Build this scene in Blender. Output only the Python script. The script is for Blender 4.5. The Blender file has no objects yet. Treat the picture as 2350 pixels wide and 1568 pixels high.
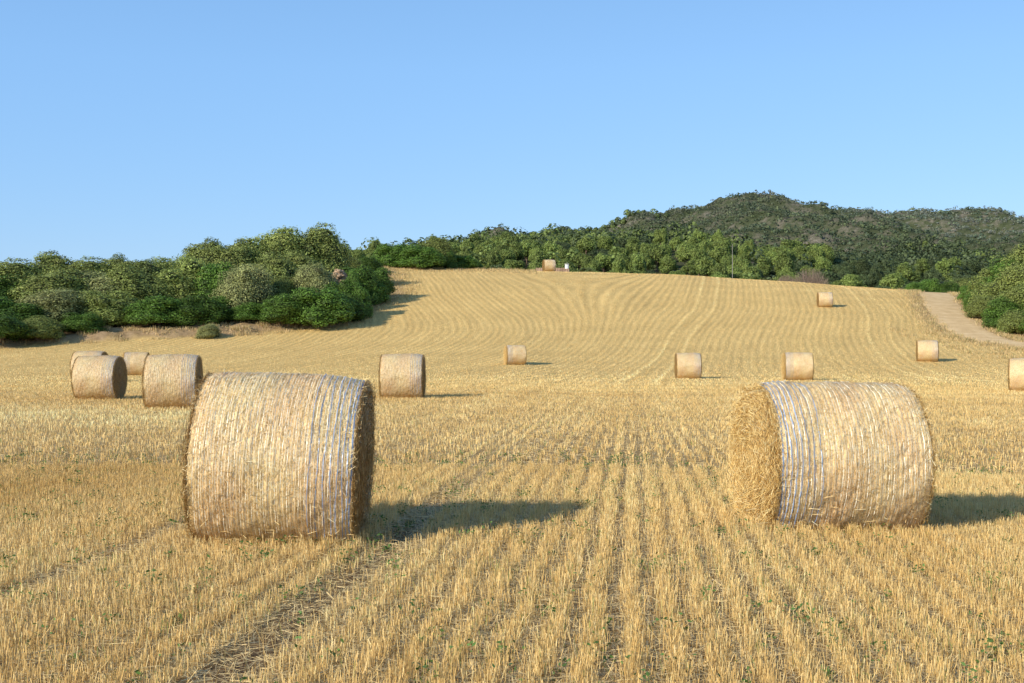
import bpy, math, numpy as np
from mathutils import Vector
rng=np.random.default_rng(7)
sc=bpy.context.scene
COL=sc.collection
F=2800.0; EYE=1.5; HZ=795.0; CX=1175.0

# ------------------------------------------------------------ helpers
def ss(x,a,b):
    t=np.clip((np.asarray(x,float)-a)/(b-a),0,1); return t*t*(3-2*t)
def n2(x,y,s,seed=0,k=6):
    r=np.random.default_rng(1000+seed); o=0
    for i in range(k):
        a=r.uniform(0,6.283); f=r.uniform(.6,1.9)/s*6.283; p=r.uniform(0,6.283)
        o=o+np.sin((x*math.cos(a)+y*math.sin(a))*f+p+1.3*np.sin((x*math.sin(a)-y*math.cos(a))*f*.6+p*2))
    return o/k*1.4
def hsh(k,s=0.):
    v=np.sin(k*12.9898+s*78.233)*43758.5453; return v-np.floor(v)
R1=np.array([(300,640),(600,640),(700,625),(790,598),(870,592),(940,584),(1000,579),(1060,574),(1110,567),(1170,556),(1230,545),(1270,534),(1330,531),(1390,535),(1430,517),(1480,498),(1540,488),(1600,477),(1650,462),(1690,450),(1740,445),(1775,449),(1800,459),(1825,476),(1845,500),(1862,522),(1900,548),(1960,560),(2100,568),(2350,572),(2700,600),(3300,640)],float)
R2=np.array([(1500,640),(1700,610),(1800,560),(1840,532),(1860,516),(1885,496),(1920,480),(1980,479),(2030,491),(2100,481),(2180,484),(2260,479),(2320,490),(2350,506),(2450,530),(2800,600),(3300,640)],float)
R3=np.array([(300,680),(700,650),(800,620),(1000,602),(1100,590),(1300,582),(1500,572),(1600,585),(1700,602),(1850,625),(2100,632),(2350,628),(2700,640),(3300,680)],float)
def ridge(R,Y):
    X=(R[:,0]-CX)/F*Y; Z=EYE+(HZ-R[:,1])/F*Y
    return X,Z
r1=ridge(R1,900.); r2=ridge(R2,1350.); r3=ridge(R3,430.)
zcx=[-60,-17,4,18,30,41,53,60,100]; zcz=[11.5,11.7,11.2,10.76,10.1,9.3,8.5,8.2,7.5]
XB=([82,89,95,98,101,105,114,125,148,165],[-75,-44,-36,-29,-20.5,-16.3,-13.6,-11.0,-15,-16])
def leftb(x,y):
    return np.where(y>82,np.interp(y,*XB)-x+1.2*n2(x,y,6,9)+.5*n2(x,y,2,10),-5.)
def H(x,y):
    x=np.asarray(x,float); y=np.asarray(y,float)
    zc=np.interp(x,zcx,zcz)
    t=np.clip((y-65)/95,0,1)**1.2; s=t*t*(3-2*t)
    z=zc*s+(1-s)*(-0.13*ss(y,12,35)-0.10*ss(x,0.5,3.5)-0.06*ss(x,8,20)-0.05*ss(-x,8,20))
    z=z-(zc-5)*ss(y,168,235)
    z=z+0.02*n2(x,y,3.,1)*ss(y,14,30)+0.12*n2(x,y,25.,2)*ss(y,90,120)
    z=z+(.5+.25*n2(x,y,4.,3))*ss(leftb(x,y),.2,2.4)*(1-ss(y,106,116))*ss(x,-80,-60)
    a=5+(np.interp(x,r1[0],r1[1])-5)*np.where(y<900,np.clip((y-330)/570,0,1)**1.15,1-.9*ss(y,900,1500))
    b=5+(np.interp(x,r2[0],r2[1])-5)*np.where(y<1350,np.clip((y-900)/450,0,1)**.9,1-.9*ss(y,1350,2100))
    c=5+(np.interp(x,r3[0],r3[1])-5)*np.where(y<430,ss(y,215,430),1-.8*ss(y,430,620))
    far=np.maximum(np.maximum(a,b),c)
    rg=1-.85*np.exp(-((y-900)/45)**2)-.85*np.exp(-((y-1350)/60)**2)
    gul=n2(x+.35*y,y*.35,85.,5)
    far=far+ (12.*gul+3.*n2(x,y,40.,6))*ss(y,420,650)*np.clip((far-5)/45,0,1)*rg
    far=far+(1.9*n2(x,y,22.,7)+1.3*n2(x,y,9.,8))*ss(y,800,890)*np.clip((far-60)/30,0,1)
    return np.where(y>225,np.maximum(far,5) ,z)
def Hs(x,y): return float(H(np.array([x]),np.array([y]))[0])
def survey(px,d): return (px-CX)/F*d          # bearing -> metres
def elev(py,d): return EYE+(HZ-py)/F*d
cLp=([-20,0,60,76,90,101,110,120,143,170],[-2,0,5.9,8.5,13.5,16,15.2,12.4,8.7,6])
cRp=([-20,0,56,80,101,118,145,170],[-2,0,5.5,9,13.4,18.5,23.5,27])
def smooth_interp(y,P):
    yy=np.linspace(P[0][0],P[0][-1],600); v=np.interp(yy,*P)
    k=np.hanning(61); k/=k.sum(); vp=np.pad(v,30,mode='edge'); v=np.convolve(vp,k,'valid')
    return np.interp(y,yy,v)
def rowc(x,y):
    w=ss(x,-4,18)*ss(y,30,80)
    return x-((1-w)*smooth_interp(y,cLp)+w*smooth_interp(y,cRp))
Q0=float(rowc(np.array([13.9]),np.array([101.]))[0]); Q1=float(rowc(np.array([33.]),np.array([110.]))[0])
ROAD=[(58,172),(55,160),(48.7,140),(44,124),(40.7,110),(39.9,102),(41.9,97),(46,94.5),(56,92),(75,90)]
def catm(P,n=12):
    P=[np.array(p,float) for p in P]; P=[2*P[0]-P[1]]+P+[2*P[-1]-P[-2]]; o=[]
    for i in range(1,len(P)-2):
        for k in range(n):
            t=k/n; a,b,c,d=P[i-1:i+3]
            o.append(.5*((2*b)+(-a+c)*t+(2*a-5*b+4*c-d)*t*t+(-a+3*b-3*c+d)*t**3))
    o.append(P[-2]); return np.array(o)
RC=catm(ROAD,8)
def roadd(x,y):
    d=np.full(np.shape(x),1e9)
    m=(x>25)&(y>75)
    if m.any():
        X=x[m][:,None]; Y=y[m][:,None]
        d[m]=np.sqrt(((X-RC[None,:,0])**2+(Y-RC[None,:,1])**2).min(1))
    return d

def mk(name,V,Fq,col=None,mat=None,attrs=None,smooth=True,link=True):
    V=np.asarray(V,np.float32).reshape(-1,3); Fq=np.asarray(Fq,np.int32).reshape(-1,4)
    me=bpy.data.meshes.new(name)
    me.vertices.add(len(V)); me.vertices.foreach_set("co",V.ravel())
    me.loops.add(Fq.size); me.loops.foreach_set("vertex_index",Fq.ravel())
    me.polygons.add(len(Fq)); me.polygons.foreach_set("loop_start",np.arange(0,Fq.size,4,dtype=np.int32))
    if smooth: me.polygons.foreach_set("use_smooth",np.ones(len(Fq),bool))
    if col is not None:
        a=me.attributes.new("col","FLOAT_COLOR","POINT")
        c=np.ones((len(V),4),np.float32); c[:,:3]=col; a.data.foreach_set("color",c.ravel())
    for k,v in (attrs or {}).items():
        a=me.attributes.new(k,"FLOAT","POINT"); a.data.foreach_set("value",np.asarray(v,np.float32).ravel())
    me.update(); me.validate()
    if mat: me.materials.append(mat)
    if not link: return me
    ob=bpy.data.objects.new(name,me); COL.objects.link(ob); return ob
class Geo:
    def __init__(s): s.V=[];s.F=[];s.C=[];s.n=0
    def add(s,V,Fq,C):
        V=np.asarray(V,float).reshape(-1,3); Fq=np.asarray(Fq).reshape(-1,4)
        C=np.asarray(C,float); C=np.broadcast_to(C,V.shape) if C.ndim==1 else C
        s.V.append(V); s.F.append(Fq+s.n); s.C.append(C); s.n+=len(V)
    def quads(s,Q,C):
        N=len(Q); C=np.broadcast_to(np.asarray(C,float),(N,3))
        s.add(Q.reshape(-1,3),np.arange(4*N).reshape(N,4),np.repeat(C,4,0))
    def tube(s,P,Rr,C,n=7):
        P=np.asarray(P,float); V=[]
        for i,p in enumerate(P):
            t=P[min(i+1,len(P)-1)]-P[max(i-1,0)]; t/=np.linalg.norm(t)+1e-9
            a=np.cross(t,[.31,.9,.2]); a/=np.linalg.norm(a); b=np.cross(t,a)
            for k in range(n):
                th=6.2832*k/n; V.append(p+Rr[i]*(math.cos(th)*a+math.sin(th)*b))
        Fq=[(i*n+k,i*n+(k+1)%n,(i+1)*n+(k+1)%n,(i+1)*n+k) for i in range(len(P)-1) for k in range(n)]
        s.add(V,Fq,C)
    def box(s,c,d,C):
        c=np.array(c,float); d=np.array(d,float)/2
        V=[c+d*np.array(q) for q in [(-1,-1,-1),(1,-1,-1),(1,1,-1),(-1,1,-1),(-1,-1,1),(1,-1,1),(1,1,1),(-1,1,1)]]
        s.add(V,[(0,3,2,1),(4,5,6,7),(0,1,5,4),(1,2,6,5),(2,3,7,6),(3,0,4,7)],C)
    def mesh(s,name,mat,link=False,smooth=True):
        return mk(name,np.concatenate(s.V),np.concatenate(s.F),np.concatenate(s.C),mat,link=link,smooth=smooth)
def unit(v): return v/(np.linalg.norm(v,axis=-1,keepdims=True)+1e-9)

# ------------------------------------------------------------ materials
def newmat(name):
    m=bpy.data.materials.new(name); m.use_nodes=True; nt=m.node_tree; nt.nodes.clear()
    o=nt.nodes.new("ShaderNodeOutputMaterial"); p=nt.nodes.new("ShaderNodeBsdfPrincipled")
    nt.links.new(p.outputs[0],o.inputs[0]); return m,nt,p,o
def colmat(name,rough=.7,trans=0.,spec=.3,noise=None):
    m,nt,p,o=newmat(name); a=nt.nodes.new("ShaderNodeAttribute"); a.attribute_name="col"
    c=a.outputs["Color"]
    if noise:
        nz=nt.nodes.new("ShaderNodeTexNoise"); nz.inputs["Scale"].default_value=noise; nz.inputs["Detail"].default_value=6
        mr=nt.nodes.new("ShaderNodeMapRange"); mr.inputs[1].default_value=.25; mr.inputs[2].default_value=.75; mr.inputs[3].default_value=.65; mr.inputs[4].default_value=1.3
        tc=nt.nodes.new("ShaderNodeTexCoord"); nt.links.new(tc.outputs["Object"],nz.inputs["Vector"])
        nt.links.new(nz.outputs[0],mr.inputs[0])
        v=nt.nodes.new("ShaderNodeVectorMath"); v.operation='SCALE'
        nt.links.new(c,v.inputs[0]); nt.links.new(mr.outputs[0],v.inputs["Scale"]); c=v.outputs[0]
    nt.links.new(c,p.inputs["Base Color"]); p.inputs["Roughness"].default_value=rough
    p.inputs["Specular IOR Level"].default_value=spec
    if trans>0:
        t=nt.nodes.new("ShaderNodeBsdfTranslucent"); nt.links.new(c,t.inputs[0])
        mx=nt.nodes.new("ShaderNodeMixShader"); mx.inputs[0].default_value=trans
        nt.links.new(p.outputs[0],mx.inputs[1]); nt.links.new(t.outputs[0],mx.inputs[2]); nt.links.new(mx.outputs[0],o.inputs[0])
    return m
M_straw=colmat("straw",.5,.12,.4)
M_core=colmat("straw_packed",.5,0,.4,noise=60)
M_net=colmat("net",.35,0,.6)
M_leaf=colmat("foliage",.6,.20,.3)
M_bark=colmat("bark",.9,0,.1,noise=8)
M_rock=colmat("rock",.9,0,.1,noise=3)
M_paint=colmat("plaster",.8,0,.2,noise=2)

def node(nt,t,**k):
    n=nt.nodes.new(t)
    for a,b in k.items(): setattr(n,a,b)
    return n
def ramp(nt,src,stops):
    r=nt.nodes.new("ShaderNodeValToRGB"); e=r.color_ramp.elements
    e[0].position=stops[0][0]; e[0].color=(*stops[0][1],1)
    e[1].position=stops[-1][0]; e[1].color=(*stops[-1][1],1)
    for p,c in stops[1:-1]:
        q=e.new(p); q.color=(*c,1)
    nt.links.new(src,r.inputs[0]); return r.outputs[0]
def noise(nt,vec,scale,det=6,rough=.6):
    n=nt.nodes.new("ShaderNodeTexNoise"); n.inputs["Scale"].default_value=scale; n.inputs["Detail"].default_value=det; n.inputs["Roughness"].default_value=rough
    if vec is not None: nt.links.new(vec,n.inputs["Vector"])
    return n.outputs[0]
def mixc(nt,f,a,b,bt='MIX'):
    m=nt.nodes.new("ShaderNodeMix"); m.data_type='RGBA'; m.blend_type=bt
    for s,v in ((m.inputs[0],f),(m.inputs[6],a),(m.inputs[7],b)):
        if isinstance(v,bpy.types.NodeSocket): nt.links.new(v,s)
        elif isinstance(v,(int,float)): s.default_value=v
        else: s.default_value=(*v,1)
    return m.outputs[2]
def mrange(nt,s,a,b,c,d):
    m=nt.nodes.new("ShaderNodeMapRange"); nt.links.new(s,m.inputs[0])
    for i,v in enumerate((a,b,c,d)): m.inputs[i+1].default_value=v
    return m.outputs[0]
def math_(nt,op,a,b=None):
    m=nt.nodes.new("ShaderNodeMath"); m.operation=op
    for i,v in enumerate((a,b)):
        if v is None: continue
        if isinstance(v,(int,float)): m.inputs[i].default_value=v
        else: nt.links.new(v,m.inputs[i])
    return m.outputs[0]

def field_material():
    m,nt,p,o=newmat("stubble_ground")
    g=node(nt,"ShaderNodeNewGeometry"); pos=g.outputs["Position"]
    sx=node(nt,"ShaderNodeSeparateXYZ"); nt.links.new(pos,sx.inputs[0])
    row=node(nt,"ShaderNodeAttribute",attribute_name="row").outputs["Fac"]
    soil=node(nt,"ShaderNodeAttribute",attribute_name="soil").outputs["Fac"]
    rut=node(nt,"ShaderNodeAttribute",attribute_name="rut").outputs["Fac"]
    tonea=node(nt,"ShaderNodeAttribute",attribute_name="tone").outputs["Fac"]
    near=ramp(nt,noise(nt,pos,22,8,.75),[(.30,(.17,.105,.05)),(.48,(.43,.28,.13)),(.66,(.68,.47,.22))])
    near=mixc(nt,rut,near,(.18,.11,.06))
    far=ramp(nt,noise(nt,pos,3.,10,.8),[(.3,(.59,.38,.135)),(.5,(.75,.505,.195)),(.7,(.86,.62,.27))])
    cv=node(nt,"ShaderNodeCombineXYZ"); nt.links.new(math_(nt,'MULTIPLY',row,1.0),cv.inputs[0]); nt.links.new(math_(nt,'MULTIPLY',sx.outputs[1],.03),cv.inputs[1])
    rn=noise(nt,cv.outputs[0],2.6,3,.8)
    w=math_(nt,'ADD',math_(nt,'MULTIPLY',row,6.283/.62),math_(nt,'MULTIPLY',noise(nt,pos,.25,3),6.))
    s=mrange(nt,math_(nt,'SINE',w),-1,1,.86,1.05)
    s=math_(nt,'MULTIPLY',s,mrange(nt,tonea,-1.5,1.5,.87,1.10))
    s=math_(nt,'MULTIPLY',s,mrange(nt,rn,.3,.7,.84,1.11))
    cmb=node(nt,"ShaderNodeCombineXYZ")
    for i in range(3): nt.links.new(s,cmb.inputs[i])
    far=mixc(nt,1.,far,cmb.outputs[0],'MULTIPLY')
    base=mixc(nt,mrange(nt,sx.outputs[1],12,50,0,1),near,far)
    so=ramp(nt,noise(nt,pos,1.0,9,.75),[(.32,(.18,.12,.06)),(.46,(.36,.24,.125)),(.60,(.50,.335,.185)),(.7,(.60,.42,.25))])
    base=mixc(nt,soil,base,so)
    nt.links.new(base,p.inputs["Base Color"]); p.inputs["Roughness"].default_value=.95; p.inputs["Specular IOR Level"].default_value=.05
    b=node(nt,"ShaderNodeBump"); b.inputs["Strength"].default_value=.6; b.inputs["Distance"].default_value=.08
    nt.links.new(noise(nt,pos,12,6,.8),b.inputs["Height"]); nt.links.new(b.outputs[0],p.inputs["Normal"])
    return m
def hill_material():
    m,nt,p,o=newmat("scrub_hillside")
    g=node(nt,"ShaderNodeNewGeometry"); pos=g.outputs["Position"]
    a=ramp(nt,noise(nt,pos,.07,10,.75),[(.3,(.05,.065,.03)),(.48,(.095,.11,.058)),(.58,(.18,.165,.12)),(.70,(.40,.345,.28))])
    nt.links.new(a,p.inputs["Base Color"]); p.inputs["Roughness"].default_value=1; p.inputs["Specular IOR Level"].default_value=.0
    b=node(nt,"ShaderNodeBump"); b.inputs["Strength"].default_value=1.; b.inputs["Distance"].default_value=3.
    nt.links.new(noise(nt,pos,.12,8,.8),b.inputs["Height"]); nt.links.new(b.outputs[0],p.inputs["Normal"])
    return m
def road_material():
    m,nt,p,o=newmat("dirt_track")
    g=node(nt,"ShaderNodeNewGeometry"); pos=g.outputs["Position"]
    a=ramp(nt,noise(nt,pos,.8,9,.7),[(.3,(.60,.40,.20)),(.5,(.73,.50,.26)),(.7,(.83,.61,.35))])
    nt.links.new(a,p.inputs["Base Color"]); p.inputs["Roughness"].default_value=.95; p.inputs["Specular IOR Level"].default_value=.05
    b=node(nt,"ShaderNodeBump"); b.inputs["Strength"].default_value=.5; b.inputs["Distance"].default_value=.1
    nt.links.new(noise(nt,pos,4,6,.8),b.inputs["Height"]); nt.links.new(b.outputs[0],p.inputs["Normal"])
    return m
M_field=field_material(); M_hill=hill_material(); M_road=road_material()
TR=(-1.80,-3.75)
def tone(x,y):
    a=n2(x*.35,y,9.,41); q=rowc(x,y); b=n2(q,y*.12,2.2,42)
    wob=1.2*n2(x,y,8.,43)
    c=-.9*np.exp(-((y-14.5-.10*x+wob)/3.)**2)*ss(-x,1,3)+1.9*np.exp(-((y-26+.15*x+wob)/5.)**2)*ss(-x,2,5)-.7*np.exp(-((y-38+wob)/3.5)**2)*ss(-x,2,5)
    f=ss(y,45,70); m=np.mod(q+.25*n2(x,y,15,71),5.2)
    sw=(1.1*np.exp(-((m-1.2)/.2)**2)+.7*np.exp(-((m-3.0)/.2)**2)-.9*np.exp(-((m-1.65)/.22)**2)-.4*np.exp(-((m-4.4)/.5)**2)+.35*n2(q,y*.08,7.,72)+.05)*f*(.55+.6*n2(x,y,20,73))
    for qq,am in ((Q0,2.4),(Q1,1.6)):
        for o_ in (-.85,.85): sw=sw+f*am*(np.exp(-((q-qq-o_)/.2)**2)-.5*np.exp(-((q-qq-o_-.45)/.2)**2))
    sw=sw+.8*np.exp(-((y-62-.15*x)/9.)**2)
    return a*.6+b*(.5-.3*f)+c+sw

# ------------------------------------------------------------ terrain
def grid(name,xs,ys,mat,attrs=False,dz=0):
    X,Y=np.meshgrid(xs,ys); Z=H(X,Y)+dz
    nx,ny=len(xs),len(ys)
    i=np.arange(nx-1)[None,:]+np.arange(ny-1)[:,None]*nx
    Fq=np.stack([i,i+1,i+1+nx,i+nx],-1).reshape(-1,4)
    at=None
    if attrs:
        lb=leftb(X,Y); soil=np.clip(lb/1.5+.5,0,1)
        soil=np.maximum(soil,ss(3.6-roadd(X.ravel(),Y.ravel()).reshape(X.shape)+.5*n2(X,Y,3.,95),0,1.4)*.9)
        rx=np.interp(Y,[0,85,92,97,102,110,124,140,160,230],[300,90,58,44,42,43,46.5,51,58,75])
        soil=np.maximum(soil,ss(X-rx,0,2))
        q=rowc(X,Y); rut=np.exp(-((q-TR[0])/.20)**2)*(1-ss(Y,9,15))
        at={"row":q,"soil":soil,"rut":rut,"tone":tone(X,Y)}
    ob=mk(name,np.stack([X,Y,Z],-1),Fq,None,mat,at); ob["kind"]="structure"; return ob
xs=np.concatenate([np.linspace(-900,-70,25)[:-1],np.arange(-70,-8,.6),np.arange(-8,8,.15),np.arange(8,80,.5)  ,np.linspace(80,900,25)])
ys=np.concatenate([np.linspace(-200,0,12)[:-1],np.arange(0,60,1.),np.arange(60,180,.8),np.linspace(180,228,14)])
ground=grid("ground",xs,ys,M_field,True); ground["label"]="harvested golden stubble field rising to a low crest"
xs=np.concatenate([np.linspace(-2500,-260,14)[:-1],np.arange(-260,700,6.),np.linspace(700,2500,14)])
h1=grid("hill",xs,np.arange(226,1050,5.),M_hill,dz=-.05); h1["label"]="scrub covered rounded hill with rocky summit"
h2=grid("hill",xs,np.concatenate([np.arange(1040,1700,8.),np.linspace(1700,5000,25)]),M_hill,dz=-.3); h2["label"]="distant wooded ridge under the sky"
t=np.gradient(RC,axis=0); nrm=unit(np.stack([-t[:,1],t[:,0]],1))
RW=2.25
offs=np.linspace(-RW,RW,9)
P=RC[:,None,:]+nrm[:,None,:]*offs[None,:,None]*(1+.07*np.sin(np.arange(len(RC))*.9)+.05*np.sin(np.arange(len(RC))*2.3))[:,None,None]
Z=H(P[...,0],P[...,1])+.05-.14*(np.abs(offs)/RW)[None,:]**6-.02*np.exp(-((np.abs(offs)-1.)/.3)**2)[None,:]
n=len(offs); i=np.arange(n-1)[None,:]+np.arange(len(RC)-1)[:,None]*n
rd=mk("dirt_road",np.concatenate([P,Z[...,None]],-1),np.stack([i,i+1,i+1+n,i+n],-1),None,M_road)
rd["kind"]="structure"; rd["label"]="pale sandy dirt track beside the field"

# ------------------------------------------------------------ bales
def bale_meshes(seed,side,shag,L):
    r=np.random.default_rng(seed); R=.675
    sp=.043
    na,nl=180,150
    def rad(th,x):
        u=np.abs(2*x/L)
        q=R*(1-.04*u**8-.006*u**2)
        q=q-.006*np.cos(np.pi*x/sp)**8
        q=q+.013*n2(th*R*1.,x,.7,seed)+.005*n2(th*R,x,.16,seed+1)+.0015*n2(th*R,x,.05,seed+2)
        return q
    def flat(p):
        z=p[...,2]; lo=-.92*R
        p[...,2]=np.where(z<lo,lo+(z-lo)*.3,z)+.925*R
        return p
    def surf(th,x,off=0.):
        q=rad(th,x)+off
        return flat(np.stack([x+0*th,q*np.sin(th),q*np.cos(th)],-1))
    tint=lambda th,x: (np.clip(.35+.7*n2(th*R*.9,x,.9,seed+5),0,1))[...,None]
    A=np.array([.88,.65,.31]); B=np.array([.84,.56,.27])
    g=Geo()
    th=np.arange(na)/na*2*np.pi; x=np.linspace(-L/2,L/2,nl)
    T,X=np.meshgrid(th,x); V=surf(T,X)
    i=(np.arange(nl-1)[:,None]*na); k=np.arange(na)[None,:]; k2=(k+1)%na
    Fq=np.stack([i+k,i+k2,i+na+k2,i+na+k],-1)
    c=tint(T,X); C=(A*(1-c)+B*c)*.95
    g.add(V,Fq,C.reshape(-1,3))
    def shg(s): return shag if s==side else .3
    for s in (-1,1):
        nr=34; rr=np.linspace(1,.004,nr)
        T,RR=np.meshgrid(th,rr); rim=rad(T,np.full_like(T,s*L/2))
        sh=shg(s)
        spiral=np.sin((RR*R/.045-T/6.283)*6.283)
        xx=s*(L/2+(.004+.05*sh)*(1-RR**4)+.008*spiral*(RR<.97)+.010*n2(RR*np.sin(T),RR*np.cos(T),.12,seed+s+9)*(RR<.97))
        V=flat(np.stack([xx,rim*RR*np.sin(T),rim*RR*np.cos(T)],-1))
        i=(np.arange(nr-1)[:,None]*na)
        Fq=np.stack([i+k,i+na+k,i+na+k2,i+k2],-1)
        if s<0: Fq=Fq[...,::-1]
        g.add(V,Fq[...,::-1],(np.array([.54,.34,.12]) if sh>.8 else np.array([.24,.14,.055]))*np.ones((T.size,1)))  # plain ends get a darker base: end-face shade put into the colour
    def straws(P,D,Nn,ln,w,C):
        W=unit(np.cross(D,Nn))*w[:,None]; D=D*ln[:,None]/2
        Q=np.stack([P-D-W,P-D+W,P+D+W,P+D-W],1); g.quads(Q,C)
    pal=np.array([[.95,.74,.37],[.89,.64,.28],[.97,.84,.52],[.66,.43,.16],[.92,.67,.32]])
    N=28000
    th=r.uniform(0,6.283,N); x=r.uniform(-L/2*.99,L/2*.99,N)
    P=surf(th,x,r.uniform(-.001,.004,N))
    nn=np.stack([0*th,np.sin(th),np.cos(th)],-1); tt=np.stack([0*th,np.cos(th),-np.sin(th)],-1); ax=np.array([1.,0,0])
    an=r.normal(0,.8,N); D=tt*np.cos(an)[:,None]+ax*np.sin(an)[:,None]
    D=D+nn*(r.normal(0,.02,N)+(r.random(N)<.015)*r.uniform(.1,.7,N))[:,None]; D=unit(D)
    ln=r.uniform(.03,.10,N); cc=pal[r.integers(0,5,N)]*r.uniform(.76,1.03,(N,1)); tn=tint(th,x); cc=cc*(1-tn*.18*np.array([.1,.6,.7]))
    x_ok=np.abs(P[:,0])+np.abs(D[:,0]*ln/2)<L/2+.004
    P,D,nn,ln,cc=P[x_ok],D[x_ok],nn[x_ok],ln[x_ok],cc[x_ok]
    straws(P,D,nn,ln,r.uniform(.0012,.0020,len(P)),cc)
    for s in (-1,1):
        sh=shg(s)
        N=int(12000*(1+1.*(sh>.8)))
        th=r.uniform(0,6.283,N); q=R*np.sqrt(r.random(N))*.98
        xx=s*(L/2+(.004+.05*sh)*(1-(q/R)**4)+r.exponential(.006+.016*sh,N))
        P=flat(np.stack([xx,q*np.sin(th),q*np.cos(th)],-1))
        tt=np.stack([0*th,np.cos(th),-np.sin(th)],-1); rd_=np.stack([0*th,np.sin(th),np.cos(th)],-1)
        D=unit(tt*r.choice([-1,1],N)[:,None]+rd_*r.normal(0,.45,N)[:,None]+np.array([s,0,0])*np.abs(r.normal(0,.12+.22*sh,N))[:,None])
        ln=r.uniform(.03,.12,N); C=pal[r.integers(0,5,N)]*r.uniform(.7,1.04,(N,1))*(np.array([1.,.93,.74]) if sh>.8 else np.array([.52,.42,.28]))  # straws on plain ends darkened too, shade painted into their colour
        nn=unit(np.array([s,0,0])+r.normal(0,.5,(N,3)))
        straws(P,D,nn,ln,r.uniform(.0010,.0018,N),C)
        if sh>.8:
            N=480; th=r.uniform(0,6.283,N); q=R*np.sqrt(r.random(N)); P=flat(np.stack([s*(L/2+.07)+0*q,q*np.sin(th),q*np.cos(th)],-1))
            D=unit(r.normal(0,1,(N,3))+np.array([s*.8,0,-.2])); straws(P,D,unit(r.normal(0,1,(N,3))),r.uniform(.1,.26,N),np.full(N,.0013),pal[r.integers(0,5,N)]*.9)
        N=int(550+900*sh); th=r.uniform(0,6.283,N); x=s*(L/2-np.abs(r.normal(0,.016,N)))
        P=surf(th,x,r.uniform(-.02,.006,N)); nn=np.stack([0*th,np.sin(th),np.cos(th)],-1); tt=np.stack([0*th,np.cos(th),-np.sin(th)],-1)
        D=unit(tt*r.normal(0,1.,N)[:,None]+nn*r.normal(.05,.3,N)[:,None]+np.array([s,0,0])*np.abs(r.normal(0,.6,N))[:,None])
        straws(P,D,unit(nn+r.normal(0,.5,(N,3))),r.uniform(.03,.14,N),r.uniform(.0010,.0018,N),pal[r.integers(0,5,N)]*r.uniform(.7,1.0,(N,1)))
    N=600; th=np.pi+r.normal(0,.6,N); x=r.uniform(-L/2,L/2,N); P=surf(th,x,.01)
    D=unit(r.normal(0,1,(N,3))*np.array([1,1,.4])); straws(P,D,unit(r.normal(0,1,(N,3))),r.uniform(.05,.16,N),np.full(N,.0018),pal[r.integers(0,5,N)]*.85)
    core=g.mesh("straw_core",M_core)
    g=Geo(); ns=int(L/sp)
    th=np.linspace(0,2*np.pi,361)
    def ribbon(x0,w,off,C,amp=.003,fr=8,wob=1.):
        ph=r.uniform(0,6.28); x=x0+amp*np.sin(fr*th+ph)+.0015*np.sin(23*th+ph*2)
        x[-1]=x[0]
        of=off+wob*(.0010*np.sin(31*th+ph*3)+.0012*np.sin(57*th+ph)+.0008*np.sin(7*th+ph))
        a=surf(th,x-w/2,of); b=surf(th,x+w/2,of)
        V=np.stack([a,b],1).reshape(-1,3); i=np.arange(len(th)-1)*2
        g.add(V,np.stack([i,i+1,i+3,i+2],-1),C)
    for i in range(-ns//2+1,ns//2+1):
        x0=i*sp+r.normal(0,.0012)
        if abs(x0)>L/2-.012: continue
        ribbon(x0,.0048,.0058,np.array([.97,.90,.74])*r.uniform(.94,1.0),.003,5,.6)
        ribbon(x0+sp*.5,.0024,.0052,np.array([.96,.87,.68])*r.uniform(.9,1.),.003,6,.6)
    nz=130; tz=np.linspace(0,2*np.pi,nz+1)
    for i in range(-ns//2+1,ns//2):
        xa=i*sp; x=np.where(np.arange(nz+1)%2==0,xa,xa+sp)
        w=.0009; P=surf(tz,np.clip(x,-L/2,L/2),.0056)
        dd=np.array([w,0,0]); 
        V=np.stack([P-dd,P+dd],1).reshape(-1,3); j=np.arange(nz)*2
        g.add(V,np.stack([j,j+1,j+3,j+2],-1),[.96,.87,.68])
    net=g.mesh("net_wrap",M_net)
    g=Geo()
    for q,w in ((.487,.010),(.465,.006),(.440,.006),(.405,.006),(.370,.0058),(.328,.0055),(.283,.0055),(.235,.005)):
        ribbon(side*q*L,w,.0080,np.array([.25,.35,.56])*r.uniform(.85,1.15),.006,5,1.)
    tw=g.mesh("blue_twine",M_net)
    return core,net,tw
VA=bale_meshes(11,1,.3,1.21)
VB=bale_meshes(23,-1,1.15,1.25)
BALES=[] 
spec=[
 (644,9.55,1.0,1.,3.0,VA,-.02,"large round straw bale in pale netting, blue strands near shaded end"),
 (1902,10.8,1.03,5,0.3,VB,-.07,"round straw bale with shaggy loose end and blue strands"),
 (229,38,1.03,-1,0,VA,0,"round straw bale with dark shaded end on stubble"),
 (207,58,1.12,0,0,VA,0,"round straw bale standing behind another bale"),
 (314,70,1.0,8,0,VB,0,"round straw bale partly hidden by nearer bales"),
 (398,32,1.07,7,0,VA,0,"round straw bale with bluish net at one end"),
 (924,38.6,1.07,0,0,VA,0,"round straw bale in pale net wrap on stubble"),
 (1183,81,.98,9,0,VB,0,"round straw bale casting a thin shadow on slope foot"),
 (1579,66,1.06,-3,0,VA,0,"round straw bale on striped stubble rows"),
 (1832,64,1.10,-8,0,VB,0,"round straw bale in pinkish net wrap"),
 (2128,86,1.12,-15,0,VA,0,"round straw bale near the dirt track"),
 (2355,48.5,1.0,-24,0,VA,0,"round straw bale in bluish net wrap"),
 (1893,122,1.12,-6,0,VA,0,"small far round straw bale on the slope"),
 (1260,154,1.15,10,0,VA,0,"far round straw bale standing on the crest"),
]
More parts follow.
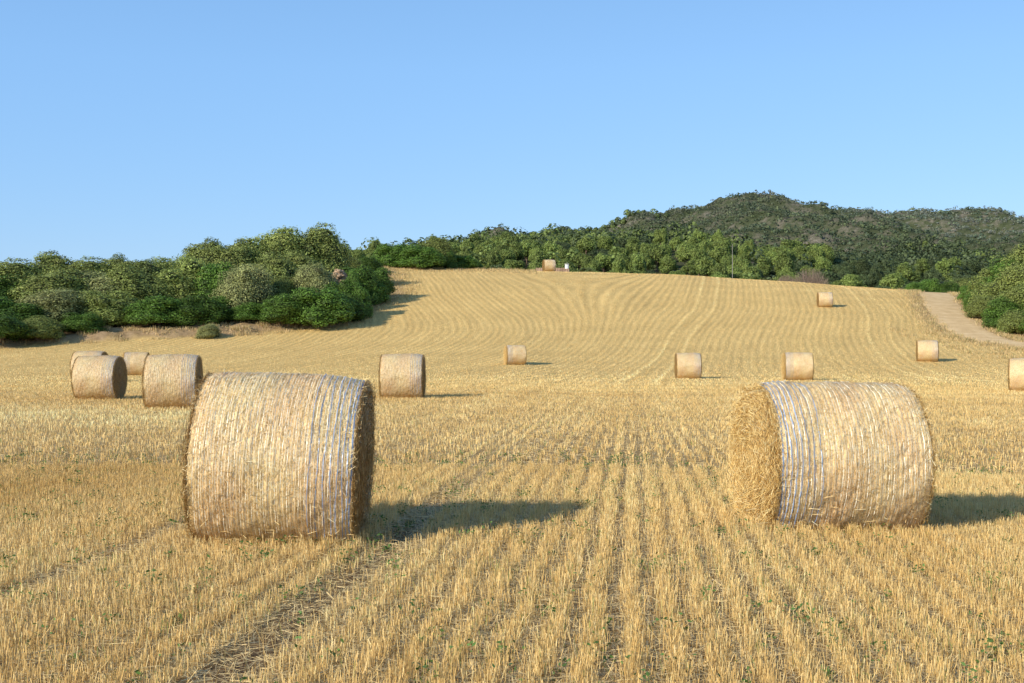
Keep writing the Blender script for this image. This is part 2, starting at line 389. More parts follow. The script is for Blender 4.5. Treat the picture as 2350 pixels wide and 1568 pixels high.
for i,(px,d,s,yaw,tilt,va,dz,lab) in enumerate(spec):
    X=survey(px,d); z=Hs(X,d)
    e=bpy.data.objects.new("hay_bale" if i==0 else "hay_bale.%03d"%i,None); COL.objects.link(e)
    e.location=(X,d,z+dz); e.rotation_euler=(0,math.radians(tilt),math.radians(yaw)); e.scale=(s,s,s)
    e.empty_display_size=.3
    e["label"]=lab; e["category"]="hay bale"; e["group"]="round straw bales on the stubble field"
    for me,nm in zip(va,("straw_core","net_wrap","blue_twine")):
        o=bpy.data.objects.new(nm,me); COL.objects.link(o); o.parent=e
    BALES.append((X,d,math.radians(yaw),s))

# ------------------------------------------------------------ stubble
def inbale(x,y):
    m=np.zeros(len(x),bool)
    for X,Y,a,s in BALES:
        dx=x-X; dy=y-Y; u=dx*math.cos(a)+dy*math.sin(a); v=-dx*math.sin(a)+dy*math.cos(a)
        m|=(np.abs(u)<.64*s)&(np.abs(v)<.32*s)
    return m
pal=np.array([[.90,.635,.26],[.83,.55,.205],[.94,.72,.345],[.66,.42,.14],[.87,.59,.23]])
def sector(n,y0,y1,r,m=.52):
    y=np.sqrt(r.uniform(y0*y0,y1*y1,n)); x=r.uniform(-m,m,n)*y; return x,y
def stubble(n,y0,y1,sp,sig,h0,h1,w,seed,m=.52,fade=None):
    r=np.random.default_rng(seed); x,y=sector(n,y0,y1,r,m)
    q=rowc(x,y)+.03*n2(x,y,2.2,51)+.018*n2(x,y,.6,52); kk=np.round(q/sp); k=kk*sp
    left=ss(-q,2.1,2.8)*(1-.6*ss(y,14,20))
    sg=sig*(1+left*.6+.25*ss(q,2.,3.4)*(1-ss(y,14,20))+(.55*ss(y,18,32) if y1<100 else 0))*(.8+.4*hsh(kk,1.))
    x=x-(q-k)+r.normal(0,1,n)*sg
    q=rowc(x,y)
    keep=~inbale(x,y)
    if fade: keep&=r.random(n)<fade(y)
    rowt=hsh(kk,2.)
    keep&=r.random(n)<(.72+.4*rowt)
    tr=np.zeros(n)
    for c,wd in zip(TR,(.21,.11)): tr=np.maximum(tr,np.exp(-(np.abs((q-c+.05*np.sin(y*1.3))/wd))**3)*(1-ss(y,12,20)))
    keep&=(r.random(n)>tr*.96)
    patch=n2(x,y,1.3,31)*.5+n2(x,y,.35,32)*.5
    keep&=r.random(n)<np.clip(.90+.35*patch,.35,1) 
    keep&=leftb(x,y)<r.normal(0,.4,n)
    keep&=roadd(x,y)>2.5+np.abs(r.normal(0,.8,n))
    keep&=~((x>np.interp(y,[85,92,97,102,110,124,140,160,230],[90,52,39,38,38,41,46,53,75]))&(y>88))
    x,y,q,rowt=x[keep],y[keep],q[keep],rowt[keep]; n=len(x)
    z=H(x,y)-.01
    tn=tone(x,y)+.7*(rowt-.5)*ss(y,12,20); hh=r.uniform(h0,h1,n)*(1+.14*n2(x,y,2.5,33))
    a=r.uniform(0,np.pi,n); d=np.stack([np.cos(a),np.sin(a),0*a],-1)*(w*r.uniform(.6,1.4,n)/2)[:,None]
    ln=.13+.35*(r.random(n)<.08)
    b=np.stack([x,y,z],-1); tp=b+np.stack([r.normal(0,1,n)*ln*hh,r.normal(0,1,n)*ln*hh,hh],-1)
    Q=np.stack([b-d,b+d,tp+d*.8,tp-d*.8],1)
    C=pal[r.integers(0,5,n)]*r.uniform(.68,1.12,(n,1))
    C=C*(1+.12*tn)[:,None]*(1+np.array([0,.05,.15])*tn[:,None])
    gr=(r.random(n)<.015+.05*(n2(x,y,3.,44)>.3)); C[gr]=np.array([.26,.30,.08])
    return Q,np.clip(C,.02,.95)
g=Geo()
g.quads(*stubble(440000,3.2,15,.205,.040,.055,.115,.0029,1,.56))
g.quads(*stubble(640000,15,64,.205,.040,.05,.095,.0072,2,.52,lambda y:(1-ss(y,36,64))))
ob=g.mesh("stubble",M_straw,True); ob["kind"]="stuff"; ob["label"]="cut golden stubble stalks in rows"
g=Geo()
g.quads(*stubble(460000,34,165,.62,.165,.04,.09,.020,3,.50,lambda y:ss(y,34,62)))
ob=g.mesh("stubble",M_straw,True); ob["kind"]="stuff"; ob["label"]="cut stubble covering the rising slope in curved rows"
def litter(n,y0,y1,l0,l1,w,seed):
    r=np.random.default_rng(seed); x,y=sector(n,y0,y1,r,.54); k=~inbale(x,y); x,y=x[k],y[k]
    q=rowc(x,y); u=r.random(len(x)); m=(u<.12)&(y<22); tgt=np.where(r.random(len(x))<.6,TR[0]+.32,-.85)
    x=np.where(m,x-(q-tgt)+r.normal(0,.16,len(x)),x)
    q=rowc(x,y); k=~((np.abs(q-TR[0]+.03)<.14)&(r.random(len(x))<.5)&(y<12)); x,y=x[k],y[k]; n=len(x)
    z=H(x,y)+np.abs(r.normal(0,.016,n))+.004
    a=r.uniform(0,6.283,n); e=r.normal(0,.16,n); D=np.stack([np.cos(a)*np.cos(e),np.sin(a)*np.cos(e),np.sin(e)],-1)*(r.uniform(l0,l1,n)/2)[:,None]
    W=np.stack([-np.sin(a),np.cos(a),r.normal(0,.4,n)],-1)*w
    P=np.stack([x,y,z],-1); Q=np.stack([P-D-W,P-D+W,P+D+W,P+D-W],1)
    return Q,np.array([.88,.65,.31])*r.uniform(.45,1.08,(n,1))
g=Geo(); g.quads(*litter(330000,3.2,15,.03,.15,.0016,5)); g.quads(*litter(110000,15,45,.06,.2,.0035,6))
ob=g.mesh("loose_straw",M_straw,True); ob["kind"]="stuff"; ob["label"]="loose broken straw lying between the stubble rows"
r=np.random.default_rng(77); x,y=sector(760,3.6,17,r,.5); k=~inbale(x,y); x,y=x[k],y[k]
g=Geo()
for a,b in zip(x,y):
    m=r.integers(10,44); s=r.uniform(.3,1.15); z0=Hs(a,b)
    P=np.stack([a+r.normal(0,.04*s,m),b+r.normal(0,.04*s,m),z0+r.uniform(.005,.12*s,m)],-1)
    D=unit(r.normal(0,1,(m,3))*np.array([1,1,.5])); W=unit(np.cross(D,r.normal(0,1,(m,3))))
    l=r.uniform(.006,.017,(m,1)); Q=np.stack([P-D*l,P+W*l*.5,P+D*l,P-W*l*.5],1)
    g.quads(Q,np.array([.11,.20,.045])*r.uniform(.6,1.3,(m,1)))
ob=g.mesh("weeds",M_leaf,True); ob["kind"]="stuff"; ob["label"]="small green weeds sprouting between stubble rows"
# dry grass at the field margins
r=np.random.default_rng(88)
g=Geo(); X=[];Y=[]
n=18000; y=r.uniform(100,160,n); x=np.interp(y,*XB)+r.normal(-.6,1.3,n); X.append(x);Y.append(y)
n=24000; x=r.uniform(-62,-14,n); y=np.interp(x,XB[1][1:6],XB[0][1:6])+r.uniform(-1.,6,n); m=n2(x,y,3.5,90)+.4*n2(x,y,1.2,91)>-.05; X.append(x[m]);Y.append(y[m])
n=9000; x=r.uniform(-16,3,n); y=r.uniform(143,160,n); X.append(x);Y.append(y)
nn_=24000; k=r.integers(0,len(RC),nn_); sd=np.where(r.random(nn_)<.65,-1,1) ; o=(RW-.5+np.abs(r.normal(0,1.,nn_)))*sd
x=RC[k,0]+nrm[k,0]*o+r.normal(0,.5,nn_); y=RC[k,1]+nrm[k,1]*o+r.normal(0,.5,nn_); m=roadd(x,y)>1.5+.5*n2(x,y,2.5,96); X.append(x[m]);Y.append(y[m])
n=7000; x=r.uniform(33,41,n); y=r.uniform(88,108,n); m=(roadd(x,y)>2.)&(n2(x,y,4,92)>0.); X.append(x[m]);Y.append(y[m])
x=np.concatenate(X); y=np.concatenate(Y); n=len(x); z=H(x,y)-.03
hh=r.uniform(.12,.42,n)*np.clip(.6+.6*n2(x,y,3,50),.2,1.3); a=r.uniform(0,3.14,n); d=np.stack([np.cos(a),np.sin(a),0*a],-1)*.02
b=np.stack([x,y,z],-1); tp=b+np.stack([r.normal(0,.3,n)*hh,r.normal(0,.3,n)*hh,hh],-1)
cp=np.array([[.66,.47,.21],[.54,.37,.165],[.72,.53,.26],[.34,.29,.11]])
g.quads(np.stack([b-d,b+d,tp+d*.4,tp-d*.4],1),cp[r.integers(0,4,n)]*r.uniform(.7,1.15,(n,1)))
ob=g.mesh("dry_grass",M_straw,True); ob["kind"]="stuff"; ob["label"]="dry brown grass along the field margin"

# ------------------------------------------------------------ vegetation
def crown_geo(seed,W,Hh,z0,nlobe,nleaf,leaf,base,var,flat=1.,lob=(.2,.36),gapz=-.8,power=1.):
    r=np.random.default_rng(seed); g=Geo()
    c=[(0,0,z0+(Hh-z0)*.42)];rr=[min(W*.36,(Hh-z0)*.42)]
    for i in range(nlobe):
        a=r.uniform(0,6.283); lr=r.uniform(*lob)*W/2
        el=math.asin(r.random()**.9*.98)
        dx=math.cos(el)**power; dz=math.sin(el); sh=r.uniform(.76,1.05)
        c.append(((W/2-lr)*dx*math.cos(a)*sh,(W/2-lr)*dx*math.sin(a)*sh,z0+lr*.5+(Hh-z0-lr*1.45)*(dz*sh*.95+.03))); rr.append(lr)
    nlobe=len(c); c=np.array(c); rr=np.array(rr); tn=r.uniform(.80,1.2,(nlobe,1))+r.normal(0,.03,(nlobe,1))*np.array([1.,.2,0])
    p=rr**2; p[0]*=.6; p/=p.sum(); k=r.choice(nlobe,nleaf,p=p)
    D=unit(r.normal(0,1,(nleaf,3))); D[:,2]=np.where(D[:,2]<gapz,-D[:,2],D[:,2])
    bump=1+.13*np.sin(D[:,0]*6+k)*np.sin(D[:,1]*5+k*2)+.09*np.sin(D[:,2]*9+k*3)+.10*np.sin(D[:,0]*17+k)*np.sin(D[:,1]*15+D[:,2]*13)
    rad=rr[k]*bump*(1-np.abs(r.normal(0,.07,nleaf))+ (r.random(nleaf)<.06)*r.uniform(0,.14,nleaf))
    P=c[k]+D*rad[:,None]*np.array([1,1,flat])
    N=unit(D*1.0+r.normal(0,.42,(nleaf,3))); U=unit(np.cross(N,r.normal(0,1,(nleaf,3)))); Vv=np.cross(N,U)
    l=(leaf*r.uniform(.5,1.4,nleaf)/2)[:,None]
    Q=np.stack([P-U*l,P+Vv*l*.6,P+U*l,P-Vv*l*.6],1)
    # leaf tone varies at random by lobe and by leaf
    C=np.array(base)*tn[k]*(1+r.normal(0,var,(nleaf,1)))
    Q[...,2]=np.maximum(Q[...,2],-.1)
    g.quads(Q,np.clip(C,.005,1))
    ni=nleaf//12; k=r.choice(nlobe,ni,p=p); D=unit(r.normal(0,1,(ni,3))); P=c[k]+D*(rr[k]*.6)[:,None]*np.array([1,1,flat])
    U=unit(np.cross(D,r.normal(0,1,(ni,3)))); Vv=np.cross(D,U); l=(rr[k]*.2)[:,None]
    g.quads(np.stack([P-U*l,P+Vv*l,P+U*l,P-Vv*l],1),np.array(base)*.3)  # big dark quads inside the lobes: crown interior shade painted as colour
    return g
def trunk_geo(seed,Hh,r0,nb,spread,C=(.16,.12,.09)):
    r=np.random.default_rng(seed); g=Geo()
    lean=r.normal(0,.05,2); P=[np.array([lean[0]*z,lean[1]*z,z]) for z in np.linspace(-.3,Hh*.75,6)]
    g.tube(P,np.linspace(r0*1.3,r0*.4,6),C)
    for i in range(nb):
        a=r.uniform(0,6.28); s=P[r.integers(1,4)]; e=s+np.array([math.cos(a)*spread,math.sin(a)*spread,Hh*r.uniform(.2,.35)])
        g.tube([s,(s+e)/2+np.array([0,0,-.1]),e],[r0*.6,r0*.4,r0*.12],C,5)
    return g
OL=(.255,.30,.078); LN=(.12,.215,.034); GR=(.33,.345,.13); PN=(.20,.255,.060); OD=(.090,.122,.046)
kinds={}
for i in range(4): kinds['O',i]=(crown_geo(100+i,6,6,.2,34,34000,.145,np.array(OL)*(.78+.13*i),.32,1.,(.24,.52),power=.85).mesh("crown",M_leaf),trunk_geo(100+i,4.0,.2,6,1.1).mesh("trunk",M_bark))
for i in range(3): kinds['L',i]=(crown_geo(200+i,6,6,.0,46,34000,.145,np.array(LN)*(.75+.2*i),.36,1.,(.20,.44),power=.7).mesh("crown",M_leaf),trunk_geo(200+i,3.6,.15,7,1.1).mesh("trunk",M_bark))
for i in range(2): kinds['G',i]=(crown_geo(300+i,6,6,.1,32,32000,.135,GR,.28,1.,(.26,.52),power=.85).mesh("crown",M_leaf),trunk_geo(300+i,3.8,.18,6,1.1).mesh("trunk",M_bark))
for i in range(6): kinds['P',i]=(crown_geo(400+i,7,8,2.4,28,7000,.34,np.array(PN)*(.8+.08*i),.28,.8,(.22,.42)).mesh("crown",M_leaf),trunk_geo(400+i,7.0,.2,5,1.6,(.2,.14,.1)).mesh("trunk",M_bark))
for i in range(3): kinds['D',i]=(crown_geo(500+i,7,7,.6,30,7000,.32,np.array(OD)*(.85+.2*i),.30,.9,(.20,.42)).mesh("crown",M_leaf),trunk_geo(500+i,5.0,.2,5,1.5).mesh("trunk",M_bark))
names={'O':("wild_olive_tree","dense grey-green wild olive on the field margin","tree"),'L':("lentisk_bush","glossy dark green rounded bush on sandy bank","bush"),
 'G':("olive_shrub","pale grey-olive rounded shrub on the bank","bush"),'P':("pine_tree","light green pine on the wooded slope","tree"),'D':("oak_tree","dark green evergreen oak on the wooded slope","tree")}
nm_count={}
def plant(kind,x,y,w,h,rr,sink=.15):
    ks=[k for k in kinds if k[0]==kind]; k=ks[int(rr.integers(0,len(ks)))] 
    z=Hs(x,y); nm,lab,cat=names[kind]
    c=nm_count.get(nm,0); nm_count[nm]=c+1
    e=bpy.data.objects.new(nm if c==0 else "%s.%03d"%(nm,c),None); COL.objects.link(e)
    W0={'O':6,'L':6,'G':6,'P':7,'D':7}[kind]; H0={'O':6,'L':6,'G':6,'P':8,'D':7}[kind]
    e.location=(x,y,z-sink); e.scale=(w/W0,w/W0,(h+sink)/H0*1.05); e.rotation_euler=(0,0,float(rr.uniform(0,6.28)))
    e["label"]=lab; e["category"]=cat; e["group"]={'O':"wild olives along the field margin",'L':"green bushes along the field margin",'G':"pale shrubs on the bank",'P':"pines behind the field",'D':"evergreen oaks behind the field"}[kind]
    for me,p in zip(kinds[k],("crown","trunk")):
        o=bpy.data.objects.new(p,me); COL.objects.link(o); o.parent=e
BL=[(-150,595,200,112,'O'),(-60,598,200,112,'O'),(35,598,190,111,'O'),(130,576,180,113,'O'),(205,594,160,113,'O'),(262,582,130,113,'O'),
(330,596,150,113,'O'),(400,583,160,116,'O'),(470,546,160,121,'O'),(540,549,180,121,'O'),(605,540,180,123,'O'),(665,516,190,125,'O'),(735,518,150,126,'O'),(768,543,60,127,'O'),
(-90,650,200,105,'O'),(20,635,180,106,'L'),(130,612,230,106,'O'),(235,620,180,107.5,'G'),(310,612,180,108,'O'),(385,616,170,110,'O'),(440,590,170,112,'O'),(500,603,140,111,'L'),
(560,600,145,107,'G'),(635,578,160,114,'O'),(690,573,160,117,'O'),(-40,680,180,98,'L'),(45,692,180,98.5,'L'),(125,660,200,101,'G'),(245,662,170,103,'O'),
(5,722,140,93.5,'L'),(85,725,120,95.5,'O'),(185,715,110,98.5,'L'),(365,680,160,102,'L'),(450,680,150,103,'L'),(320,700,80,103.5,'O'),(505,680,110,105.5,'L'),(575,695,110,104.5,'L'),
(665,672,150,104,'L'),(730,660,170,104.5,'L'),(790,670,110,107.5,'L'),(720,602,118,111,'G'),(640,636,90,110,'O'),(815,608,120,117,'L'),(862,610,96,120,'L'),(845,638,100,118,'L'),(480,742,64,98.5,'G'),
(800,590,70,136,'O'),(845,588,70,140,'L'),(900,560,100,150,'L'),(942,558,110,151,'L'),(1000,544,90,153,'O'),(965,566,120,149,'L'),(1025,574,50,152,'L'),(1062,586,80,155,'L'),(1092,598,36,157,'L'),
(2225,655,56,134,'L'),(2250,638,90,132,'L'),(2280,614,120,130,'O'),(2318,585,140,128,'L'),(2362,560,160,127,'O'),(2290,640,130,121,'O'),(2350,606,160,118,'O'),(2345,655,150,111.5,'O'),(2425,640,170,110,'L'),(2420,590,180,122,'O'),(2440,690,160,105,'O'),(2302,680,100,110.5,'L'),(2262,680,84,117,'O'),(2240,665,64,123,'L'),(2530,630,190,105,'O'),
(2335,712,90,106.2,'O'),(2400,705,130,104.5,'L'),
(2100,648,60,178,'L'),(2135,640,66,179,'L'),(2175,648,66,178,'L'),(2205,638,70,185,'O')]
rr=np.random.default_rng(5)
for px,ty,wp,d,k in BL:
    X=survey(px,d); w=wp*d/F; h=elev(ty,d)-Hs(X,d)
    plant(k,X,d,w*1.10,max(h,.8),rr)
rr=np.random.default_rng(12); cand=[]
for yy in np.arange(238,445,9.):
    for u in np.arange(-.14,.46,6.5/yy):
        y=yy+rr.uniform(-4,4); x=(u+rr.uniform(-3.,3.)/yy)*yy
        yc=np.linspace(120,175,20); crest=np.max((H(x/y*yc,yc)-EYE)/yc)
        k='P' if n2(np.array([x]),np.array([y]),60,61)[0]+rr.normal(0,.4)>-.45+1.0*float(ss(u,.20,.30)) else 'D'
        h=rr.uniform(5.5,9.) if k=='P' else rr.uniform(4,6.5)
        if (Hs(x,y)+h-EYE)/y>crest+.003: cand.append((x,y,k,h))
if len(cand)>300: cand=cand[:300]
ymax=max(c[1] for c in cand)
for x,y,k,h in cand: plant(k,x,y,rr.uniform(4.,7.8),h,rr)
def forest(seed,x0,x1,y0,y1,step,K,size,hgt,colf,leaf,keepf=None):
    r=np.random.default_rng(seed)
    gx,gy=np.meshgrid(np.arange(x0,x1,step),np.arange(y0,y1,step)); x=gx.ravel()+r.uniform(-.6,.6,gx.size)*step; y=gy.ravel()+r.uniform(-.6,.6,gx.size)*step
    m=(x/y>-.20)&(x/y<.50)
    if keepf is not None: m&=keepf(x,y,r)
    x,y=x[m],y[m]; n=len(x); z=H(x,y); sc_=np.clip(r.lognormal(0,.28,n),.55,1.5); s=r.uniform(*size,n)*sc_; h=r.uniform(*hgt,n)*sc_; C=colf(x,y,r)
    k=np.repeat(np.arange(n),K); N=n*K
    D=unit(r.normal(0,1,(N,3))); D[:,2]=np.abs(D[:,2])*1.25-.4; D=unit(D)
    rad=s[k]*(.82+.12*r.random(N)+.14*np.sin(D[:,0]*4+k)*np.sin(D[:,1]*4+k*1.7))
    P=np.stack([x[k]+D[:,0]*rad,y[k]+D[:,1]*rad,z[k]+h[k]*.42+D[:,2]*h[k]*.5*(.9+.1*r.random(N))],-1)
    Nn=unit(D+r.normal(0,.28,(N,3))); U=unit(np.cross(Nn,r.normal(0,1,(N,3)))); V=np.cross(Nn,U); l=(leaf*r.uniform(.6,1.3,N)/2)[:,None]
    return np.stack([P-U*l,P+V*l*.8,P+U*l,P-V*l*.8],1),C[k]*(1+r.normal(0,.2,(N,1)))
def c_mid(x,y,r):
    q=(n2(x,y,60,61)+r.normal(0,.4,len(x))>-.2+1.1*ss(x/y,.20,.30))[:,None]
    return np.where(q,np.array([.175,.225,.06]),np.array([.084,.112,.046]))*r.uniform(.7,1.3,(len(x),1))
def c_far(x,y,r):
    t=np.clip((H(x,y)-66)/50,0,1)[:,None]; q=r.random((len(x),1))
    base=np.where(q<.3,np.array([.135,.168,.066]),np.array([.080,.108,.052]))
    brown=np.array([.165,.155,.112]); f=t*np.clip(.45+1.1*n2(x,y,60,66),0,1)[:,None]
    return (base*(1-f*.8)+brown*f*.8)*r.uniform(.75,1.25,(len(x),1))+np.array([.004,.006,.010])  # small bluish offset: air haze put into the scrub colour
def c_ridge(x,y,r): return c_far(x,y,r)*1.25+np.array([.020,.032,.044])  # ridge foliage lightened and blued, distance haze painted into its colour
g=Geo()
g.quads(*forest(31,-90,290,245,560,5.0,100,(1.6,3.0),(3.6,7.4),c_mid,.95,lambda x,y,r:(y>ymax-10)|(r.random(len(x))<.10)))
g.quads(*forest(32,-190,430,540,905,3.1,14,(.9,1.8),(1.1,2.6),c_far,1.0,lambda x,y,r:r.random(len(x))<np.clip(1.08-.30*ss(H(x,y),72,105)+.75*n2(x,y,45,67)*ss(H(x,y),40,75),.12,1)))
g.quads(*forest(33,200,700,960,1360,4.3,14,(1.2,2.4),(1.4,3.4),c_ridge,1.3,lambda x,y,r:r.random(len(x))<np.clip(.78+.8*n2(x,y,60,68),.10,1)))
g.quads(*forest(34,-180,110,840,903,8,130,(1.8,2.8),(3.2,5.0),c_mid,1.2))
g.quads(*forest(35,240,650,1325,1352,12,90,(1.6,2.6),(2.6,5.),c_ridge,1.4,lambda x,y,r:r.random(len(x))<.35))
ob=g.mesh("forest",M_leaf,True); ob["kind"]="stuff"; ob["label"]="pine and evergreen scrub covering the distant hills"

def bare(name,px,d,ty,wp,seed):
    r=np.random.default_rng(seed); X=survey(px,d); z=Hs(X,d); h=elev(ty,d)-z; w=wp*d/F; g=Geo()
    for i in range(260):
        a=r.uniform(0,6.283); q=math.sqrt(r.random()); e=np.array([math.cos(a)*q*w/2,math.sin(a)*q*w/2,h*math.sqrt(max(0,1-q*q*.8))*r.uniform(.7,1.)])
        s=np.array([e[0]*.25,e[1]*.25,-.1]); m=(s+e)/2+np.array([e[0]*.12,e[1]*.12,0])
        g.tube([s,m,e],[.03,.02,.008],(.30,.22,.17),4)
    n=5000; D=unit(r.normal(0,1,(n,3))); D[:,2]=np.abs(D[:,2]); P=D*np.array([w/2,w/2,h])*r.uniform(.55,1,(n,1)); U=unit(r.normal(0,1,(n,3))); V=unit(np.cross(U,r.normal(0,1,(n,3))))
    g.quads(np.stack([P-U*.12,P+V*.012,P+U*.12,P-V*.012],1),np.array([.30,.22,.17])*r.uniform(.6,1.3,(n,1)))
    ob=g.mesh(name,M_bark,True); ob.location=(X,d,z); ob["label"]="leafless pinkish brown shrub behind the crest"; ob["category"]="shrub"; ob["group"]="leafless shrubs"
bare("bare_shrub",1858,176,613,95,1); bare("bare_shrub",1805,177,630,60,2)

def rocks():
    r=np.random.default_rng(3); g=Geo()
    def rock(c,s,col,na=8,nb=6):
        T,Pp=np.meshgrid(np.arange(na)/na*6.2832,np.linspace(.05,3.09,nb))
        D=np.stack([np.sin(Pp)*np.cos(T),np.sin(Pp)*np.sin(T),np.cos(Pp)],-1); f=1+.15*np.sign(np.sin(D@r.normal(0,2.5,3)+r.random()))+r.normal(0,.09,T.shape)
        V=c+D*f[...,None]*s; ii=np.arange(nb-1)[:,None]*na; k=np.arange(na)[None,:]; k2=(k+1)%na
        g.add(V,np.stack([ii+k,ii+na+k,ii+na+k2,ii+k2],-1),col)
    rock(np.array([0,.1,.5]),np.array([.75,.6,.9]),np.array([.36,.25,.17]),14,10)
    for i in range(170):
        q=r.random(); c=np.array([r.normal(0,.32*(1.4-q)),r.normal(0,.28),q*1.5]); s=r.uniform(.07,.20)
        rock(c,s*np.array([1.3,1,.8]),np.array([.46,.32,.21])*r.uniform(.6,1.12))
    X=survey(778,114); ob=g.mesh("rock_pile",M_rock,True,smooth=False); z=Hs(X,114.); ob.location=(X,114,elev(655,114)-.1)
    ob["label"]="reddish rubble rock pile among bushes"; ob["category"]="rock pile"
    g2=Geo()
    na,nb=36,16; T,Q=np.meshgrid(np.arange(na)/na*6.2832,np.linspace(1,.01,nb)); top=elev(655,114)-z
    V=np.stack([np.cos(T)*Q*2.6,np.sin(T)*Q*3+.6,top*(1-Q**2.2)-.1+.12*np.sin(T*3+Q*5)+.05*np.sin(T*11+Q*19)],-1); ii=np.arange(nb-1)[:,None]*na; k=np.arange(na)[None,:]; k2=(k+1)%na
    g2.add(V,np.stack([ii+k,ii+k2,ii+na+k2,ii+na+k],-1),[.24,.16,.09]); b=g2.mesh("earth_bank",M_rock,True); b.location=(X-.5,114.2,z); b["kind"]="structure"
rocks()
rr=np.random.default_rng(9)
for px,ty,wp,d,k in [(802,638,70,110,'L'),(750,648,70,110,'L'),(740,618,60,112.5,'O'),(808,622,44,113,'L'),(825,658,60,110,'L')]:
    X=survey(px,d); plant(k,X,d,wp*d/F*1.15,elev(ty,d)-Hs(X,d),rr)

def house():
    d=186.; X=survey(1268,d); z=Hs(X,d); ridgez=elev(617,d)-z
    e=bpy.data.objects.new("farmhouse",None); COL.objects.link(e); e.location=(X,d,z)
    e["label"]="low farmhouse with terracotta roof and white chimney"; e["category"]="house"
    def part(g,nm,mat=M_paint,par=None,sm=False):
        o=g.mesh(nm,mat,True,smooth=sm); o.parent=par or e; return o
    w,dp,eh=4.6,5.,ridgez-1.2; wc=(.48,.38,.27)
    g=Geo(); g.box((0,0,eh/2),(w,dp,eh),wc)
    for s in (-1,1):
        g.add([(s*w/2,-dp/2,eh),(s*w/2,dp/2,eh),(s*w/2,0,ridgez-.1),(s*w/2,0,ridgez-.1)],[(0,1,2,3)],wc)
    part(g,"wall")
    g=Geo()
    for s in (-1,1):
        n=20
        for i in range(n):
            xa=-w/2-.25+(w+.5)*i/n; xb=xa+(w+.5)/n*.85
            g.add([(xa,s*(dp/2+.3),eh-.1),(xb,s*(dp/2+.3),eh-.1),(xb,0,ridgez),(xa,0,ridgez),(xa,s*(dp/2+.3),eh+.02),(xb,s*(dp/2+.3),eh+.02),(xb,0,ridgez+.14),(xa,0,ridgez+.14)],
              [(4,5,6,7),(0,1,5,4),(0,4,7,3),(1,2,6,5)],np.array([.42,.26,.16])*(1+.15*math.sin(i*7)))
        g.add([(-w/2-.25,s*(dp/2+.3),eh-.06),(w/2+.25,s*(dp/2+.3),eh-.06),(w/2+.25,0,ridgez+.04),(-w/2-.25,0,ridgez+.04)],[(0,1,2,3)],(.3,.17,.10))
    part(g,"roof")
    g=Geo(); cx=survey(1301,d)-X; g.box((cx,0,ridgez-.3),(.55,.55,1.9),(.8,.8,.78)); zt=ridgez+.65
    g.box((cx,0,zt+.04),(.66,.66,.08),(.8,.8,.78))
    g.add([(cx-.30,-.30,zt+.09),(cx+.30,-.30,zt+.09),(cx+.30,.30,zt+.09),(cx-.30,.30,zt+.09),(cx,-.30,zt+.36),(cx,.30,zt+.36)],[(0,3,5,4),(1,4,5,2),(0,4,1,1),(2,5,3,3)],(.8,.8,.78))
    part(g,"chimney")
    g=Geo(); g.box((-1,-dp/2-.02,1.05),(.95,.06,2.1),(.1,.2,.12)); part(g,"door")
    for q in (.2,1.5):
        g=Geo(); g.box((q,-dp/2-.02,1.5),(.8,.06,1.0),(.05,.06,.07)); part(g,"window")
house()
def palm():
    d=183.; X=survey(1345,d); z=Hs(X,d); top=elev(611,d)-z
    e=bpy.data.objects.new("palm_tree",None); COL.objects.link(e); e.location=(X,d,z); e["label"]="small feathery palm behind the field crest"; e["category"]="palm tree"
    g=Geo(); g.tube([(0,0,-.2),(.05,0,top*.4),(0,0,top*.8)],[.28,.22,.2],(.2,.14,.09)); o=g.mesh("trunk",M_bark,True); o.parent=e
    r=np.random.default_rng(4); g=Geo()
    for i in range(38):
        a=r.uniform(0,6.28); el=r.uniform(.1,1.3); L=r.uniform(1.2,1.8); pts=[]
        for t in np.linspace(0,1,9):
            rad=L*t*math.cos(el*(1-t*.5)); pts.append(np.array([math.cos(a)*rad,math.sin(a)*rad,top*.8+L*t*math.sin(el)-L*.75*t*t]))
        pts=np.array(pts); sd=np.array([-math.sin(a),math.cos(a),0])
        for j in range(8):
            p=pts[j]; q=pts[j+1]
            for s in (-1,1):
                w=.38*math.sin(.4+2.5*j/8); t2=p+sd*s*w+(q-p)*.8+np.array([0,0,-.12])
                g.add([p,p*.4+q*.6,t2+.03,t2],[(0,1,2,3)],np.array([.17,.21,.07])*r.uniform(.7,1.3))
    o=g.mesh("fronds",M_leaf,True,smooth=False); o.parent=e
palm()
d=167.; X=survey(1681,d); z=Hs(X,d); top=elev(560,d)-z
e=bpy.data.objects.new("utility_pole",None); COL.objects.link(e); e.location=(X,d,z); e["label"]="slender grey pole standing behind the crest"; e["category"]="pole"
g=Geo(); g.tube([(0,0,-.4),(0,0,top*.5),(0,0,top)],[.04,.036,.025],(.34,.32,.29),8); o=g.mesh("mast",M_bark,True); o.parent=e
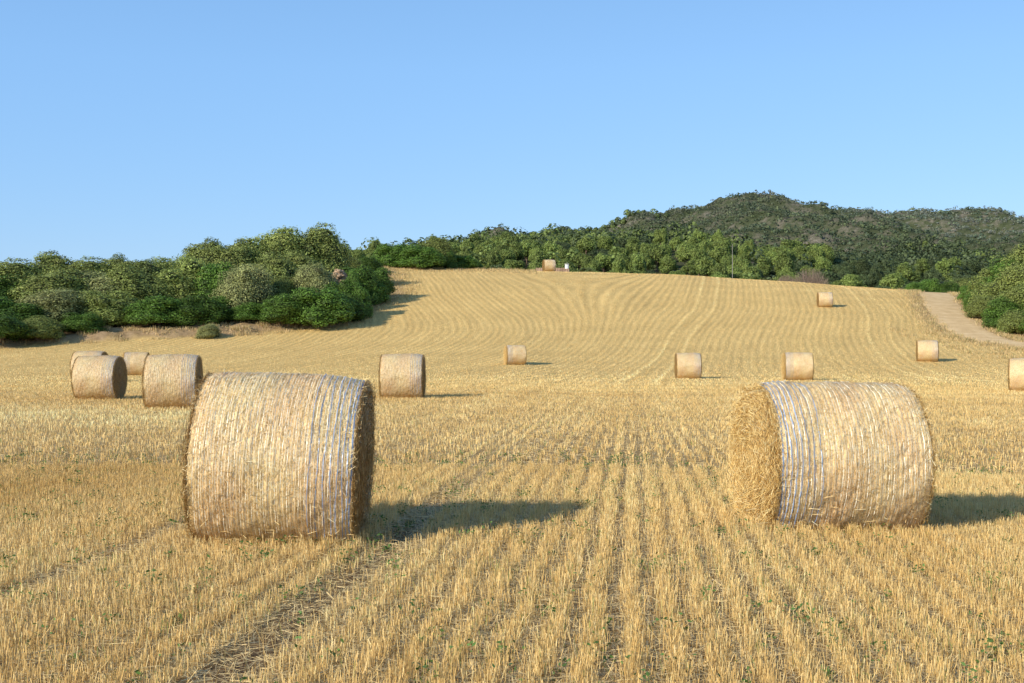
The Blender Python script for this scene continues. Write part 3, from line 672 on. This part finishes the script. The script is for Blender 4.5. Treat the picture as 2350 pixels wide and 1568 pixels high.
g=Geo(); g.box((0,0,top-.35),(.4,.05,.05),(.2,.19,.17)); o=g.mesh("crossarm",M_bark,True,smooth=False); o.parent=e

# ------------------------------------------------------------ light & camera
EL=math.radians(26); AZ=math.radians(40)
dirv=Vector((math.cos(AZ)*math.cos(EL),math.sin(AZ)*math.cos(EL),-math.sin(EL)))
L=bpy.data.lights.new("sun","SUN"); L.energy=5.; L.angle=math.radians(.5); L.color=(1,.93,.78)
o=bpy.data.objects.new("sun",L); COL.objects.link(o); o.rotation_euler=dirv.to_track_quat('-Z','Y').to_euler(); o.location=(-50,-30,60)
w=bpy.data.worlds.new("World"); sc.world=w; w.use_nodes=True; nt=w.node_tree; nt.nodes.clear()
out=nt.nodes.new("ShaderNodeOutputWorld"); bg=nt.nodes.new("ShaderNodeBackground"); sk=nt.nodes.new("ShaderNodeTexSky")
sk.sky_type='NISHITA'; sk.sun_disc=False; sk.sun_elevation=EL; sk.sun_rotation=math.atan2(-dirv.x,-dirv.y); sk.air_density=1.2; sk.dust_density=.2; sk.ozone_density=3.
bg.inputs[1].default_value=.15
cm=mixc(nt,.6,sk.outputs[0],(.265/.15,.575/.15,1.10/.15))
tc=nt.nodes.new("ShaderNodeTexCoord"); sz=nt.nodes.new("ShaderNodeSeparateXYZ"); nt.links.new(tc.outputs["Generated"],sz.inputs[0])
f=mrange(nt,sz.outputs[2],.22,.85,1.0,.5)
cb=nt.nodes.new("ShaderNodeCombineXYZ")
for i in range(3): nt.links.new(f,cb.inputs[i])
cm=mixc(nt,1.,cm,cb.outputs[0],'MULTIPLY')
nt.links.new(cm,bg.inputs[0]); nt.links.new(bg.outputs[0],out.inputs[0])
c=bpy.data.cameras.new("camera"); c.lens=36*F/2350; c.sensor_width=36; c.clip_end=8000; c.clip_start=.1
co=bpy.data.objects.new("camera",c); COL.objects.link(co); co.location=(0,0,EYE); co.rotation_euler=(math.radians(90)+math.atan((HZ-784)/F),0,0)
sc.camera=co
sc.view_settings.view_transform='Standard'; sc.view_settings.look='None'; sc.view_settings.exposure=0
